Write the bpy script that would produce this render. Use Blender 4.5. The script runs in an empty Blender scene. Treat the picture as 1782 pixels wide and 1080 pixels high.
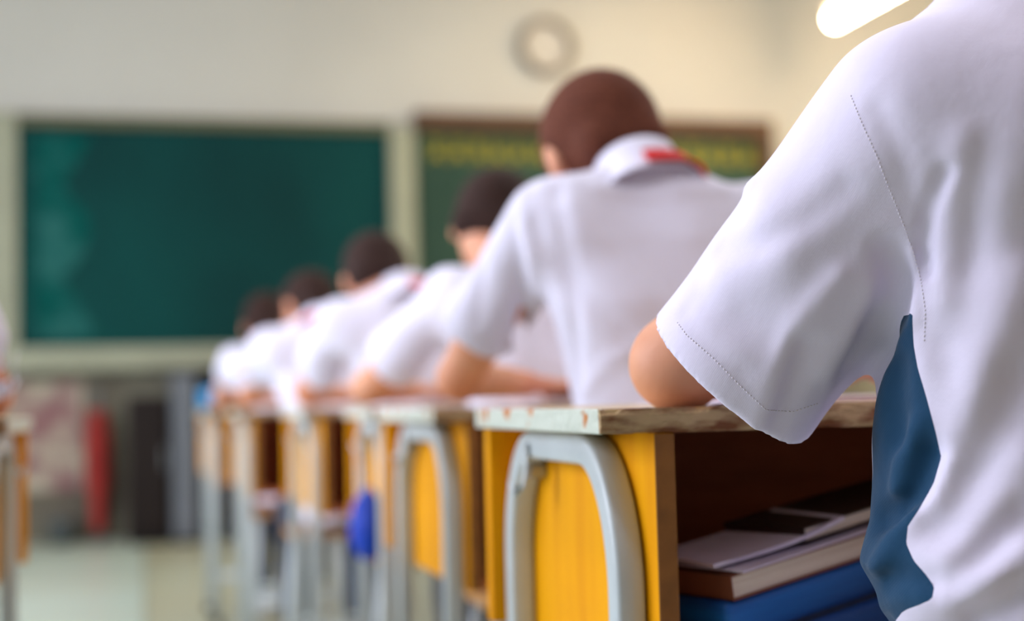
import bpy, bmesh, math, random
import numpy as np
from mathutils import Vector, Matrix
from mathutils.bvhtree import BVHTree
R=math.radians
sc=bpy.context.scene
C=sc.collection
random.seed(4)

# ------------------------------------------------------------------ materials
def lin(c):
    return tuple(((v/255)/12.92 if v/255<=0.04045 else ((v/255+0.055)/1.055)**2.4) for v in c)+(1,)
def mat(name,rgb,rough=.6,spec=.3,var=0,scale=8,bump=0,bscale=60,metal=0,rgb2=None,stretch=(1,1,1),sheen=0,thresh=None,sss=0):
    m=bpy.data.materials.new(name); m.use_nodes=True
    nt=m.node_tree; b=nt.nodes['Principled BSDF']
    b.inputs['Roughness'].default_value=rough; b.inputs['Specular IOR Level'].default_value=spec
    b.inputs['Metallic'].default_value=metal
    if sheen: b.inputs['Sheen Weight'].default_value=sheen
    if sss:
        b.inputs['Subsurface Weight'].default_value=sss
        b.inputs['Subsurface Radius'].default_value=(.012,.005,.003)
        b.inputs['Subsurface Scale'].default_value=1
    tc=nt.nodes.new('ShaderNodeTexCoord'); mp=nt.nodes.new('ShaderNodeMapping')
    mp.inputs['Scale'].default_value=stretch
    nt.links.new(tc.outputs['Object'],mp.inputs['Vector'])
    c1=lin(rgb)
    n=nt.nodes.new('ShaderNodeTexNoise'); n.inputs['Scale'].default_value=scale; n.inputs['Detail'].default_value=5
    nt.links.new(mp.outputs[0],n.inputs['Vector'])
    cr=nt.nodes.new('ShaderNodeValToRGB')
    if rgb2 is None:
        k=1-var
        c2=tuple(v*k for v in c1[:3])+(1,)
    else: c2=lin(rgb2)
    lo,hi=thresh or (.35,.65)
    cr.color_ramp.elements[0].position=lo; cr.color_ramp.elements[1].position=hi
    cr.color_ramp.elements[0].color=c2; cr.color_ramp.elements[1].color=c1
    nt.links.new(n.outputs['Fac'],cr.inputs['Fac']); nt.links.new(cr.outputs['Color'],b.inputs['Base Color'])
    if bump:
        n2=nt.nodes.new('ShaderNodeTexNoise'); n2.inputs['Scale'].default_value=bscale; n2.inputs['Detail'].default_value=4
        nt.links.new(mp.outputs[0],n2.inputs['Vector'])
        bp=nt.nodes.new('ShaderNodeBump'); bp.inputs['Strength'].default_value=bump; bp.inputs['Distance'].default_value=.01
        nt.links.new(n2.outputs['Fac'],bp.inputs['Height']); nt.links.new(bp.outputs['Normal'],b.inputs['Normal'])
    return m
def twill(m,scale=1500,strength=.10,rot=(0.15,-.75,.3)):
    nt=m.node_tree; b=nt.nodes['Principled BSDF']
    tc=nt.nodes.new('ShaderNodeTexCoord'); mp=nt.nodes.new('ShaderNodeMapping'); mp.inputs['Rotation'].default_value=rot
    w=nt.nodes.new('ShaderNodeTexWave'); w.inputs['Scale'].default_value=scale/6.28*1.0; w.inputs['Distortion'].default_value=1.2
    w.inputs['Detail'].default_value=2
    nt.links.new(tc.outputs['Object'],mp.inputs['Vector']); nt.links.new(mp.outputs[0],w.inputs['Vector'])
    bp=nt.nodes.new('ShaderNodeBump'); bp.inputs['Strength'].default_value=strength; bp.inputs['Distance'].default_value=.0006
    nt.links.new(w.outputs['Fac'],bp.inputs['Height'])
    for l in list(b.inputs['Normal'].links): nt.links.new(l.from_node.outputs['Normal'],bp.inputs['Normal'])
    nt.links.new(bp.outputs['Normal'],b.inputs['Normal'])
    return m
def emis(name,rgb,s):
    m=bpy.data.materials.new(name); m.use_nodes=True
    b=m.node_tree.nodes['Principled BSDF']; b.inputs['Base Color'].default_value=lin(rgb)
    b.inputs['Emission Color'].default_value=lin(rgb); b.inputs['Emission Strength'].default_value=s
    return m
M=dict(
 wall=mat('cream_plaster',(208,209,204),.9,.1,var=.06,scale=1.2,bump=.1),
 ceil=mat('white_plaster',(225,222,212),.9,.1,var=.04,scale=1.5),
 dado=mat('dado_paint',(150,148,128),.8,.2,var=.3,scale=1.6,rgb2=(112,104,92)),
 board=mat('blackboard_green',(3,78,76),.75,.18,rgb2=(0,48,50),scale=1.1,thresh=(.3,.75),stretch=(.8,1,.5)),
 board2=mat('blackboard_side_green',(58,84,70),.75,.2,rgb2=(46,72,62),scale=1.3),
 alu=mat('board_frame_paint',(168,172,150),.5,.4,var=.1,scale=3),
 brown=mat('board_trim_brown',(96,70,50),.6,.3,var=.2,scale=5),
 chalk=mat('chalk_smear',(60,120,118),.95,.05,rgb2=(8,84,80),scale=6,thresh=(.4,.8)),
 ychalk=mat('yellow_chalk',(176,164,56),.95,.05,var=.3,scale=30),
 yellow=mat('yellow_lacquer',(242,168,0),.6,.12,rgb2=(230,152,0),scale=5,stretch=(6,6,.6),bump=.08,bscale=30),
 board_in=mat('hazed_board_inside',(196,112,66),.6,.3,var=.25,scale=6,stretch=(1,3,6)),  # warm lens haze is put into the brown of the desk interior
 panel_edge=mat('raw_board_edge',(150,98,44),.6,.3,var=.25,scale=40),
 top=mat('worn_desktop',(214,196,150),.45,.4,rgb2=(176,128,66),scale=7,thresh=(.35,.55),stretch=(1,3,1),bump=.1,bscale=60),
 edge_pale=mat('pale_edge_paint',(200,208,196),.5,.3,rgb2=(196,120,52),scale=22,thresh=(.33,.40),bump=.5,bscale=60),
 edge_worn=mat('chipped_edge_wood',(188,160,118),.6,.3,rgb2=(120,72,40),scale=30,thresh=(.40,.56),stretch=(.8,1,2.4),bump=.8,bscale=55),
 steel=mat('grey_tube_paint',(196,206,210),.35,.5,var=.08,scale=14,bump=.04),
 bolt=mat('steel_bolt',(160,165,170),.3,.5,metal=.6),
 wood=mat('stool_wood',(190,140,80),.5,.3,var=.3,scale=7,stretch=(1,6,1)),
 shirt=mat('white_shirt',(228,226,246),.85,.15,var=.03,scale=5,bump=.18,bscale=30,sheen=.1),
 shirt1=twill(mat('white_twill',(232,226,250),.85,.12,var=.03,scale=5,bump=.12,bscale=34,sheen=.1)),
 navy1=twill(mat('navy_knit',(18,68,104),.8,.2,var=.3,scale=9,bump=.2,bscale=26,sheen=.15),1500,.12),
 navy=mat('navy_cloth',(24,44,78),.85,.2,var=.3,scale=8,bump=.2,bscale=26,sheen=.2),
 thread=mat('white_thread',(236,230,240),.9,.1),
 skin=mat('skin',(226,166,132),.5,.35,rgb2=(212,142,112),scale=7,bump=.06,bscale=160,sss=.12),
 hair=mat('black_hair_hazed',(58,32,24),.75,.25,rgb2=(32,18,16),scale=120,bump=.5,bscale=160),  # black hair, with a little warm haze painted into it
 hair2=mat('short_hair_hazed',(112,62,44),.8,.2,rgb2=(82,42,30),scale=160,bump=.5,bscale=200),  # black hair too, its brown is painted haze
 red=mat('red_scarf',(222,38,44),.7,.3,var=.2,scale=12,bump=.2,bscale=40),
 eye=mat('eye_white',(235,232,228),.2,.5), iris=mat('iris_dark',(40,24,18),.2,.5), lip=mat('lip',(190,98,88),.5,.3),
 shoe=mat('white_sneaker',(222,224,230),.6,.3,var=.06), sole=mat('shoe_sole',(150,140,130),.8,.2),
 paper=mat('lilac_white_paper',(222,212,228),.8,.1,var=.04), book=mat('page_edges',(246,236,216),.85,.1,rgb2=(222,204,180),scale=160,stretch=(.02,.02,3)),
 cover_b=mat('brown_cover',(140,82,56),.6,.3,var=.2), cover_d=mat('dark_cover',(62,40,34),.6,.3,var=.2),
 cover_blue=mat('blue_cover',(20,110,190),.45,.4,rgb2=(12,76,150),scale=6,stretch=(.5,1,6)),
 blue=mat('royal_blue_bag',(14,70,196),.6,.3,rgb2=(10,40,150),scale=6,bump=.2),
 cyan=mat('cyan_case',(20,140,200),.5,.3,var=.2),
 floor=None,
 banner=mat('faded_red_cloth',(186,66,60),.8,.2,rgb2=(150,48,46),scale=5,stretch=(8,8,1),bump=.5,bscale=10),
 cabinet=mat('dark_brown_cabinet',(28,16,14),.5,.3,var=.2,scale=4), greymetal=mat('grey_blue_panel',(112,118,128),.5,.4,var=.1),
 black=mat('black_paint',(20,22,24),.5,.3), poster=mat('mottled_poster',(202,192,172),.8,.15,rgb2=(150,108,112),scale=5,thresh=(.4,.62)),
 clockrim=mat('clock_rim',(128,118,104),.4,.4), clockface=mat('clock_face',(214,212,206),.6,.3), 
 lamp=emis('tube_glow',(255,220,176),55), lampbody=mat('lamp_housing',(235,235,230),.4,.4),
 frame=mat('window_frame',(220,222,222),.5,.3), pail=mat('grey_pail',(84,92,92),.5,.3),
)
def floor_mat():
    m=bpy.data.materials.new('floor_tiles'); m.use_nodes=True; nt=m.node_tree; b=nt.nodes['Principled BSDF']
    tc=nt.nodes.new('ShaderNodeTexCoord'); br=nt.nodes.new('ShaderNodeTexBrick')
    mp=nt.nodes.new('ShaderNodeMapping'); mp.inputs['Location'].default_value=(0,.3,0)
    br.offset=0; br.inputs['Scale'].default_value=1; br.inputs['Brick Width'].default_value=.6; br.inputs['Row Height'].default_value=.6
    br.inputs['Mortar Size'].default_value=.004
    br.inputs['Color1'].default_value=lin((206,218,208)); br.inputs['Color2'].default_value=lin((200,206,192)); br.inputs['Mortar'].default_value=lin((110,106,94))
    br.inputs['Bias'].default_value=0
    nt.links.new(tc.outputs['Object'],mp.inputs['Vector']); nt.links.new(mp.outputs[0],br.inputs['Vector'])
    # the aisle's bluish tiles stop at a joint; cream tiles lie to the right of it
    sx=nt.nodes.new('ShaderNodeSeparateXYZ'); gt=nt.nodes.new('ShaderNodeMath'); gt.operation='GREATER_THAN'; gt.inputs[1].default_value=0
    nt.links.new(tc.outputs['Object'],sx.inputs[0]); nt.links.new(sx.outputs['X'],gt.inputs[0])
    mx=nt.nodes.new('ShaderNodeMix'); mx.data_type='RGBA'; mx.blend_type='MULTIPLY'; mx.inputs['Factor'].default_value=1
    mc=nt.nodes.new('ShaderNodeMix'); mc.data_type='RGBA'; nt.links.new(gt.outputs[0],mc.inputs['Factor'])
    mc.inputs['A'].default_value=(.92,1.0,1.0,1); mc.inputs['B'].default_value=(.82,.76,.62,1)
    nt.links.new(br.outputs['Color'],mx.inputs['A']); nt.links.new(mc.outputs['Result'],mx.inputs['B'])
    nt.links.new(mx.outputs['Result'],b.inputs['Base Color']); b.inputs['Roughness'].default_value=.32; b.inputs['Specular IOR Level'].default_value=.5
    return m
M['floor']=floor_mat()

# ------------------------------------------------------------------ mesh helpers
def link(name,me,m,parent=None):
    o=bpy.data.objects.new(name,me); C.objects.link(o)
    for mm in (m if isinstance(m,(list,tuple)) else [m]): me.materials.append(mm)
    if parent: o.parent=parent
    return o
def obj(name,bm,m,parent=None,smooth=False):
    bmesh.ops.recalc_face_normals(bm,faces=bm.faces)
    me=bpy.data.meshes.new(name); bm.to_mesh(me); bm.free()
    if smooth:
        for p in me.polygons: p.use_smooth=True
    return link(name,me,m,parent)
def pyobj(name,vs,fs,m,parent=None,smooth=True):
    me=bpy.data.meshes.new(name); me.from_pydata([tuple(map(float,v)) for v in vs],[],fs); me.update()
    if smooth: me.polygons.foreach_set('use_smooth',[True]*len(me.polygons))
    return link(name,me,m,parent)
def empty(name,loc,rz=0):
    o=bpy.data.objects.new(name,None); C.objects.link(o); o.location=loc; o.rotation_euler=(0,0,rz); o.empty_display_size=.1
    return o
def tag(o,label,cat,group=None,kind=None):
    o['label']=label; o['category']=cat
    if group:o['group']=group
    if kind:o['kind']=kind
    return o
def struct(o): o['kind']='structure'; return o
def box(bm,x0,x1,y0,y1,z0,z1,bev=0,seg=2,mtx=None):
    r=bmesh.ops.create_cube(bm,size=1)
    for v in r['verts']:
        v.co=Vector(((x0+x1)/2+v.co.x*(x1-x0),(y0+y1)/2+v.co.y*(y1-y0),(z0+z1)/2+v.co.z*(z1-z0)))
    vs=r['verts']
    if bev:
        es=list({e for v in vs for e in v.link_edges})
        rr=bmesh.ops.bevel(bm,geom=es,offset=bev,segments=seg,affect='EDGES',profile=.5)
        vs=[v for v in rr['verts']]
    if mtx is not None:
        bmesh.ops.transform(bm,matrix=mtx,verts=list({v for v in vs}))
    return bm
def nb(): return bmesh.new()
def bx(*a,**k): return box(nb(),*a,**k)
def sweep(bm,pts,ra,rb=None,seg=12,closed=False,sq=1.0,ref=Vector((1,0,0))):
    """tube along pts; ra across ref direction, rb in the plane"""
    rb=rb or ra; pts=[Vector(p) for p in pts]; n=len(pts); rings=[]
    for i,p in enumerate(pts):
        if closed: t=(pts[(i+1)%n]-pts[i-1])
        else: t=(pts[min(i+1,n-1)]-pts[max(i-1,0)])
        t.normalize(); u=(ref-t*ref.dot(t))
        if u.length<1e-4: u=t.orthogonal()
        u.normalize(); w=t.cross(u)
        ring=[]
        for k in range(seg):
            a=2*math.pi*k/seg; c,s=math.cos(a),math.sin(a)
            c=math.copysign(abs(c)**sq,c); s=math.copysign(abs(s)**sq,s)
            ring.append(bm.verts.new(p+u*c*ra+w*s*rb))
        rings.append(ring)
    m=n if closed else n-1
    for i in range(m):
        a,b=rings[i],rings[(i+1)%n]
        for k in range(seg): bm.faces.new((a[k],a[(k+1)%seg],b[(k+1)%seg],b[k]))
    if not closed:
        bm.faces.new(rings[0][::-1]); bm.faces.new(rings[-1])
    return bm
def cyl(bm,p0,p1,r,seg=20,r2=None):
    p0,p1=Vector(p0),Vector(p1); t=(p1-p0).normalized(); u=t.orthogonal().normalized(); w=t.cross(u)
    A=[bm.verts.new(p0+(u*math.cos(2*math.pi*k/seg)+w*math.sin(2*math.pi*k/seg))*r) for k in range(seg)]
    r2=r if r2 is None else r2
    B=[bm.verts.new(p1+(u*math.cos(2*math.pi*k/seg)+w*math.sin(2*math.pi*k/seg))*r2) for k in range(seg)]
    for k in range(seg): bm.faces.new((A[k],A[(k+1)%seg],B[(k+1)%seg],B[k]))
    bm.faces.new(A[::-1]); bm.faces.new(B); return bm

# ------------------------------------------------------------------ camera
FPX=2500.;PW,PH=1782,1080
yaw,pitch,roll=R(14.4419),R(3.5461),R(1.4321)
fw=Vector((math.sin(yaw)*math.cos(pitch),math.cos(yaw)*math.cos(pitch),math.sin(pitch)))
rt=Vector((math.cos(yaw),-math.sin(yaw),0)); up=rt.cross(fw)
rr_=rt*math.cos(roll)-up*math.sin(roll); uu_=up*math.cos(roll)+rt*math.sin(roll)
CP=Vector((0,0,.76))
cam=bpy.data.cameras.new('camera'); camo=bpy.data.objects.new('camera',cam); C.objects.link(camo)
mw=Matrix((rr_,uu_,-fw)).transposed().to_4x4(); mw.translation=CP; camo.matrix_world=mw
cam.sensor_width=36; cam.lens=FPX/PW*36; cam.clip_start=.05
cam.dof.use_dof=True; cam.dof.focus_distance=1.06; cam.dof.aperture_fstop=2.4; cam.dof.aperture_blades=0
sc.camera=camo
def ray(px,py): return (fw+rr_*((px-PW/2)/FPX)-uu_*((py-PH/2)/FPX))
def at(px,py,Y):
    d=ray(px,py); return CP+d*(Y/d.y)

# ------------------------------------------------------------------ implicit surfaces
def surface_nets(f,o,h):
    s=f<0; nx,ny,nz=f.shape
    c=np.zeros((nx-1,ny-1,nz-1),np.int8)
    for dx in (0,1):
        for dy in (0,1):
            for dz in (0,1): c+=s[dx:nx-1+dx,dy:ny-1+dy,dz:nz-1+dz]
    act=(c>0)&(c<8); I,J,K=np.nonzero(act)
    idx=-np.ones(act.shape,np.int64); idx[I,J,K]=np.arange(len(I))
    acc=np.zeros((len(I),3)); cnt=np.zeros(len(I))
    cs=[(0,0,0),(1,0,0),(0,1,0),(1,1,0),(0,0,1),(1,0,1),(0,1,1),(1,1,1)]
    vals=[f[I+a,J+b,K+d] for a,b,d in cs]
    for i in range(8):
        for j in range(i+1,8):
            df=[cs[j][q]-cs[i][q] for q in range(3)]
            if sum(map(abs,df))!=1: continue
            a,b=vals[i],vals[j]; m=(a<0)!=(b<0)
            t=np.where(m,a/np.where(m,a-b,1),0)
            for q in range(3): acc[:,q]+=np.where(m,cs[i][q]+t*df[q],0)
            cnt+=m
    V=(np.stack([I,J,K],1)+acc/cnt[:,None])*h+np.array(o)
    F=[]
    def quads(sa,sb,ax):
        m=sa!=sb; A=np.stack(np.nonzero(m),1); flip=sa[m]
        return A,flip
    # x edges
    for ax in range(3):
        sl=[slice(None)]*3; sl2=[slice(None)]*3; sl[ax]=slice(0,-1); sl2[ax]=slice(1,None)
        o1,o2=[q for q in range(3) if q!=ax]
        sl[o1]=sl2[o1]=slice(1,-1); sl[o2]=sl2[o2]=slice(1,-1)
        A,flip=quads(s[tuple(sl)],s[tuple(sl2)],ax)
        # A indexes: ax -> same, o1,o2 -> +1 offset
        base=A.copy(); base[:,o1]+=1; base[:,o2]+=1
        def g(a,b):
            q=base.copy(); q[:,o1]-=a; q[:,o2]-=b; return idx[q[:,0],q[:,1],q[:,2]]
        q=np.stack([g(1,1),g(0,1),g(0,0),g(1,0)],1)
        fl=flip if ax!=1 else ~flip
        q[~fl]=q[~fl][:,::-1]
        F.append(q)
    F=np.concatenate(F); F=F[(F>=0).all(1)]
    return V,F
class Field:
    def __init__(s,lo,hi,h):
        s.h=h; s.o=np.array(lo,float); n=[int((b-a)/h)+2 for a,b in zip(lo,hi)]
        s.ax=[(s.o[i]+np.arange(n[i])*h).astype(np.float32) for i in range(3)]
        s.f=np.full(n,.2,np.float32)
    def sub(s,lo,hi,pad):
        r=[]
        for i in range(3):
            a=max(0,int((lo[i]-pad-s.o[i])/s.h)); b=min(len(s.ax[i]),int((hi[i]+pad-s.o[i])/s.h)+2); r.append(slice(a,max(a+1,b)))
        X=s.ax[0][r[0]][:,None,None];Y=s.ax[1][r[1]][None,:,None];Z=s.ax[2][r[2]][None,None,:]
        return tuple(r),X,Y,Z
    def comb(s,r,d,k,mode='u'):
        a=s.f[r]
        if mode=='u':
            if k>0:
                h=np.clip(.5+.5*(a-d)/k,0,1); s.f[r]=a*(1-h)+d*h-k*h*(1-h)
            else: s.f[r]=np.minimum(a,d)
        elif mode=='s':
            d=-d
            if k>0:
                h=np.clip(.5+.5*(d-a)/k,0,1); s.f[r]=a*(1-h)+d*h+k*h*(1-h)
            else: s.f[r]=np.maximum(a,d)
    def cone(s,a,b,ra,rb,k=.02,mode='u'):
        a=np.array(a,float);b=np.array(b,float); m=max(ra,rb)
        r,X,Y,Z=s.sub(np.minimum(a,b)-m,np.maximum(a,b)+m,k+.045)
        s.comb(r,segd(X,Y,Z,a,b,ra,rb),k,mode)
    def ell(s,c,rad,k=.02,rot=None,mode='u'):
        if rot is not None:
            g=math.sqrt(sum(rot[i][0]**2 for i in range(3))); rot=[[v/g for v in w] for w in rot]; rad=[v*g for v in rad]
        c=np.array(c,float);rad=np.array(rad,float); m=rad.max()
        r,X,Y,Z=s.sub(c-m,c+m,k+.045)
        x,y,z=X-c[0],Y-c[1],Z-c[2]
        if rot is not None:
            q=rot; x,y,z=(q[0][0]*x+q[1][0]*y+q[2][0]*z),(q[0][1]*x+q[1][1]*y+q[2][1]*z),(q[0][2]*x+q[1][2]*y+q[2][2]*z)
        k0=np.sqrt((x/rad[0])**2+(y/rad[1])**2+(z/rad[2])**2)
        k1=np.sqrt((x/rad[0]**2)**2+(y/rad[1]**2)**2+(z/rad[2]**2)**2)+1e-6
        d=k0*(k0-1)/k1
        s.comb(r,np.where(k0<.2,-rad.min()*.8,d).astype(np.float32),k,mode)
    def tower(s,zs,cx,cy,a,b,k=.02,pw=2.3):
        """upright elliptic body with height-dependent centre and half widths"""
        Z=s.ax[2]; f=lambda v:np.interp(Z,zs,v).astype(np.float32)[None,None,:]
        X=s.ax[0][:,None,None];Y=s.ax[1][None,:,None]
        A,B=f(a),f(b)
        d=((np.abs((X-f(cx))/A)**pw+np.abs((Y-f(cy))/B)**pw)**(1/pw)-1)*np.minimum(A,B)
        zz=Z[None,None,:]; d=np.maximum(d,np.maximum(zs[0]-zz,zz-zs[-1]))
        s.comb((slice(None),)*3,d,k)
    def plane(s,p,n,k=0):
        """keep the side the normal points away from"""
        X=s.ax[0][:,None,None];Y=s.ax[1][None,:,None];Z=s.ax[2][None,None,:]
        d=(X-p[0])*n[0]+(Y-p[1])*n[1]+(Z-p[2])*n[2]
        s.f=np.maximum(s.f,d.astype(np.float32))
    def crease(s,pts,w,dep):
        pts=[np.array(p,float) for p in pts]
        for_lo=np.min(pts,0);for_hi=np.max(pts,0)
        r,X,Y,Z=s.sub(for_lo,for_hi,w*2.6)
        d=None
        for a,b in zip(pts[:-1],pts[1:]):
            e=segd(X,Y,Z,a,b,0,0); d=e if d is None else np.minimum(d,e)
        s.f[r]+=(dep*np.exp(-(d/w)**2)).astype(np.float32)
    def mesh(s): return surface_nets(s.f,s.o,s.h)
def segd(X,Y,Z,a,b,ra,rb):
    ab=b-a; L=max(float(ab@ab),1e-9)
    t=np.clip(((X-a[0])*ab[0]+(Y-a[1])*ab[1]+(Z-a[2])*ab[2])/L,0,1)
    return (np.sqrt((X-a[0]-t*ab[0])**2+(Y-a[1]-t*ab[1])**2+(Z-a[2]-t*ab[2])**2)-(ra+(rb-ra)*t)).astype(np.float32)
def smooth_mesh(V,F,it=1):
    e=np.concatenate([F[:,[0,1]],F[:,[1,2]],F[:,[2,3]],F[:,[3,0]]])
    for _ in range(it):
        S=np.zeros_like(V);n=np.zeros(len(V))
        np.add.at(S,e[:,0],V[e[:,1]]);np.add.at(n,e[:,0],1)
        np.add.at(S,e[:,1],V[e[:,0]]);np.add.at(n,e[:,1],1)
        V=V*.4+.6*S/np.maximum(n,1)[:,None]
    return V
def lay_folds(S,paths):
    """press folds into a cloth field along paths traced on its own surface"""
    st=2
    V,F=surface_nets(S.f[::st,::st,::st],S.o,S.h*st)
    t=BVHTree.FromPolygons([Vector(v) for v in V.tolist()],F.tolist())
    for pix,w,dep in paths:
        P=[]
        for (a,b) in zip(pix[:-1],pix[1:]):
            for k in range(4):
                h=t.ray_cast(CP,ray(a[0]+(b[0]-a[0])*k/4,a[1]+(b[1]-a[1])*k/4).normalized())
                if h[0] is not None: P.append(V3(h[0]))
        h=t.ray_cast(CP,ray(*pix[-1]).normalized())
        if h[0] is not None: P.append(V3(h[0]))
        P=[p for i,p in enumerate(P) if i==0 or np.linalg.norm(p-P[i-1])<.08]
        if len(P)>1: S.crease(P,w,dep)
def fobj(name,fld,m,parent,it=1):
    V,F=fld.mesh()
    V=smooth_mesh(V,F,it)
    me=bpy.data.meshes.new(name)
    me.vertices.add(len(V)); me.vertices.foreach_set('co',V.astype(np.float32).ravel())
    me.loops.add(F.size); me.loops.foreach_set('vertex_index',F.ravel().astype(np.int32))
    me.polygons.add(len(F)); me.polygons.foreach_set('loop_start',np.arange(0,F.size,4,dtype=np.int32)); 
    me.update(calc_edges=True); me.validate()
    me.polygons.foreach_set('use_smooth',[True]*len(me.polygons))
    return link(name,me,m,parent)
def local(o,parent):
    """child built in world coordinates: keep it there under a moved parent"""
    o.matrix_parent_inverse=parent.matrix_basis.inverted(); return o

# ------------------------------------------------------------------ room
WY=8.8; XL,XR=-2.9,6.2; YB=-2.2; CZ=3.7
struct(obj('floor',bx(XL-.2,XR+.2,YB-.2,WY+.2,-.1,0),M['floor']))
struct(obj('ceiling',bx(XL-.2,XR+.2,YB-.2,WY+.2,CZ,CZ+.1),M['ceil']))
struct(obj('wall_front',bx(XL,XR,WY,WY+.2,.98,CZ),M['wall']))
struct(obj('wall_front_dado',bx(XL,XR,WY,WY+.2,0,.98),M['dado']))
struct(obj('wall_back',bx(XL,XR,YB-.2,YB,0,CZ),mat('brown_back_wall',(112,78,54),.9,.1,var=.1,scale=3)))  # unseen wall, made brown to dim and warm the bounce from behind
WIN=[(-1.4,.6),(1.4,3.4),(4.2,6.2)]
def windowed(name,x0,x1,side):
    bm=nb(); ys=[YB-.2]
    for a,b in WIN: ys+= [a,b]
    ys.append(WY+.2)
    for i in range(0,len(ys),2): box(bm,x0,x1,ys[i],ys[i+1],0,CZ)
    for a,b in WIN:
        box(bm,x0,x1,a,b,0,.95); box(bm,x0,x1,a,b,2.95,CZ)
    struct(obj(name,bm,M['wall']))
    xc=(x0+x1)/2
    for i,(a,b) in enumerate(WIN):
        w=nb()
        for y in (a,(a+b)/2-.025,b-.05): box(w,xc-.03,xc+.03,y,y+.05,.95,2.95)
        for z in (.95,2.2,2.9): box(w,xc-.03,xc+.03,a,b,z,z+.05)
        struct(obj('window_%d'%(i+1+(3 if side>0 else 0)),w,M['frame']))
windowed('wall_left',XL-.2,XL,-1); windowed('wall_right',XR,XR+.2,1)

# blackboard
bb=empty('blackboard',(0,WY,0)); tag(bb,'long green blackboard with pale frame and chalk ledge on the front wall','blackboard')
def part(o,p): local(o,p); return o
lx0,lx1=-.70,1.50; bz0,bz1=1.12,2.44
part(obj('main_panel',bx(lx0-.03,lx1+.03,WY-.05,WY-.01,bz0,bz1),M['board'],bb),bb)
part(obj('side_panel',bx(1.60,3.98,WY-.05,WY-.01,bz0,2.46),M['board2'],bb),bb)
part(obj('end_post',bx(-.86,lx0,WY-.09,WY,1.0,2.50,.01),M['alu'],bb),bb)
part(obj('middle_post',bx(lx1-.01,1.645,WY-.10,WY,1.0,2.46,.01),M['alu'],bb),bb)
part(obj('top_rail',bx(lx0,lx1,WY-.085,WY,2.43,2.495,.008),mat('olive_rail',(104,104,78),.6,.3,var=.1),bb),bb)
part(obj('chalk_ledge',bx(-.9,4.02,WY-.17,WY,.99,1.125,.01),M['alu'],bb),bb)
f=nb(); box(f,1.645,4.06,WY-.11,WY,2.45,2.565,.01); box(f,3.97,4.06,WY-.11,WY,1.125,2.45,.01)
part(obj('brown_trim',f,M['brown'],bb),bb)
# chalk haze left on the board's left end: thin irregular smear
bm=nb(); rnd=random.Random(3)
N=40; L=[];Rr=[]
for i in range(N+1):
    z=bz0+.06+(bz1-bz0-.12)*i/N
    L.append(bm.verts.new((-.60+.02*math.sin(i*1.3)+rnd.uniform(-.012,.012),WY-.0515,z)))
    Rr.append(bm.verts.new((-.36+.07*math.sin(i*.33+1)+rnd.uniform(-.02,.02),WY-.0515,z)))
for i in range(N): bm.faces.new((L[i],Rr[i],Rr[i+1],L[i+1]))
o=part(obj('chalk_smear',bm,M['chalk'],bb),bb); o['label']='pale chalk smear down the left end'
# row of yellow chalk characters (illegible in the photograph)
bm=nb(); rnd=random.Random(11); i=0; x=1.74
while x<3.85:
    w=.105; z0,z1=2.265,2.40; y=WY-.053
    def stroke(xa,za,xb,zb,t=.008):
        a=Vector((xa,y,za));b=Vector((xb,y,zb)); sweep(bm,[a,b],.0015,t,6,ref=Vector((0,1,0)))
    for k in range(rnd.choice((2,3,3))):
        zz=z0+(k+.5)*(z1-z0)/3+rnd.uniform(-.01,.01); stroke(x+rnd.uniform(0,.02),zz,x+w-rnd.uniform(0,.02),zz+.006)
    for k in range(2):
        xx=x+w*(.3+.4*k)+rnd.uniform(-.01,.01); stroke(xx,z0+rnd.uniform(0,.03),xx,z1)
    stroke(x+w*.5,z0+.06,x+.005,z0); stroke(x+w*.5,z0+.06,x+w,z0)
    x+=.131; i+=1
o=part(obj('chalk_writing',bm,M['ychalk'],bb),bb); o['label']='row of yellow chalked characters along the top'
# clock
ck=empty('wall_clock',(2.53,WY,3.02)); tag(ck,'round wall clock with pale face above the blackboard','clock')
bm=nb(); pts=[(.165*math.cos(a),-.03,.165*math.sin(a)) for a in [2*math.pi*k/48 for k in range(48)]]
sweep(bm,pts,.03,.022,10,closed=True,ref=Vector((0,1,0))); obj('rim',bm,M['clockrim'],ck,True)
obj('dial',cyl(nb(),(0,0,0),(0,-.02,0),.15,40),M['clockface'],ck)
bm=nb(); sweep(bm,[(0,-.026,0),(.05,-.026,.05)],.002,.005,6,ref=Vector((0,1,0))); obj('hour_hand',bm,M['black'],ck)
bm=nb(); sweep(bm,[(0,-.029,0),(-.03,-.029,-.1)],.002,.004,6,ref=Vector((0,1,0))); obj('minute_hand',bm,M['black'],ck)
for k in range(12):
    a=k*math.pi/6; obj('hour_mark',cyl(nb(),(.128*math.cos(a),-.02,.128*math.sin(a)),(.128*math.cos(a),-.023,.128*math.sin(a)),.006,8),M['black'],ck)
# fluorescent tube lamp
def lampat(x,y0,y1,z):
    t=empty('fluorescent_lamp',(x,(y0+y1)/2,z)); h=(y1-y0)/2
    tb=nb(); cyl(tb,(0,-h,0),(0,h,0),.045,24); obj('tube',tb,M['lamp'],t,True)
    obj('housing',bx(-.05,.05,-h-.03,h+.03,.05,.10,.008),M['lampbody'],t)
    for s in(-1,1):
        obj('end_cap',bx(-.016,.016,s*(h+.006)-.008,s*(h+.006)+.008,-.012,.052,.003),M['lampbody'],t)
        obj('suspension_rod',cyl(nb(),(0,s*h*.7,.1),(0,s*h*.7,CZ-z),.006,8),M['lampbody'],t)
    return t
LP=at(1452,34,8.0)
tag(lampat(LP.x,6.5,8.0,LP.z),'lit fluorescent tube lamp hanging near the front wall','lamp')

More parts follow.
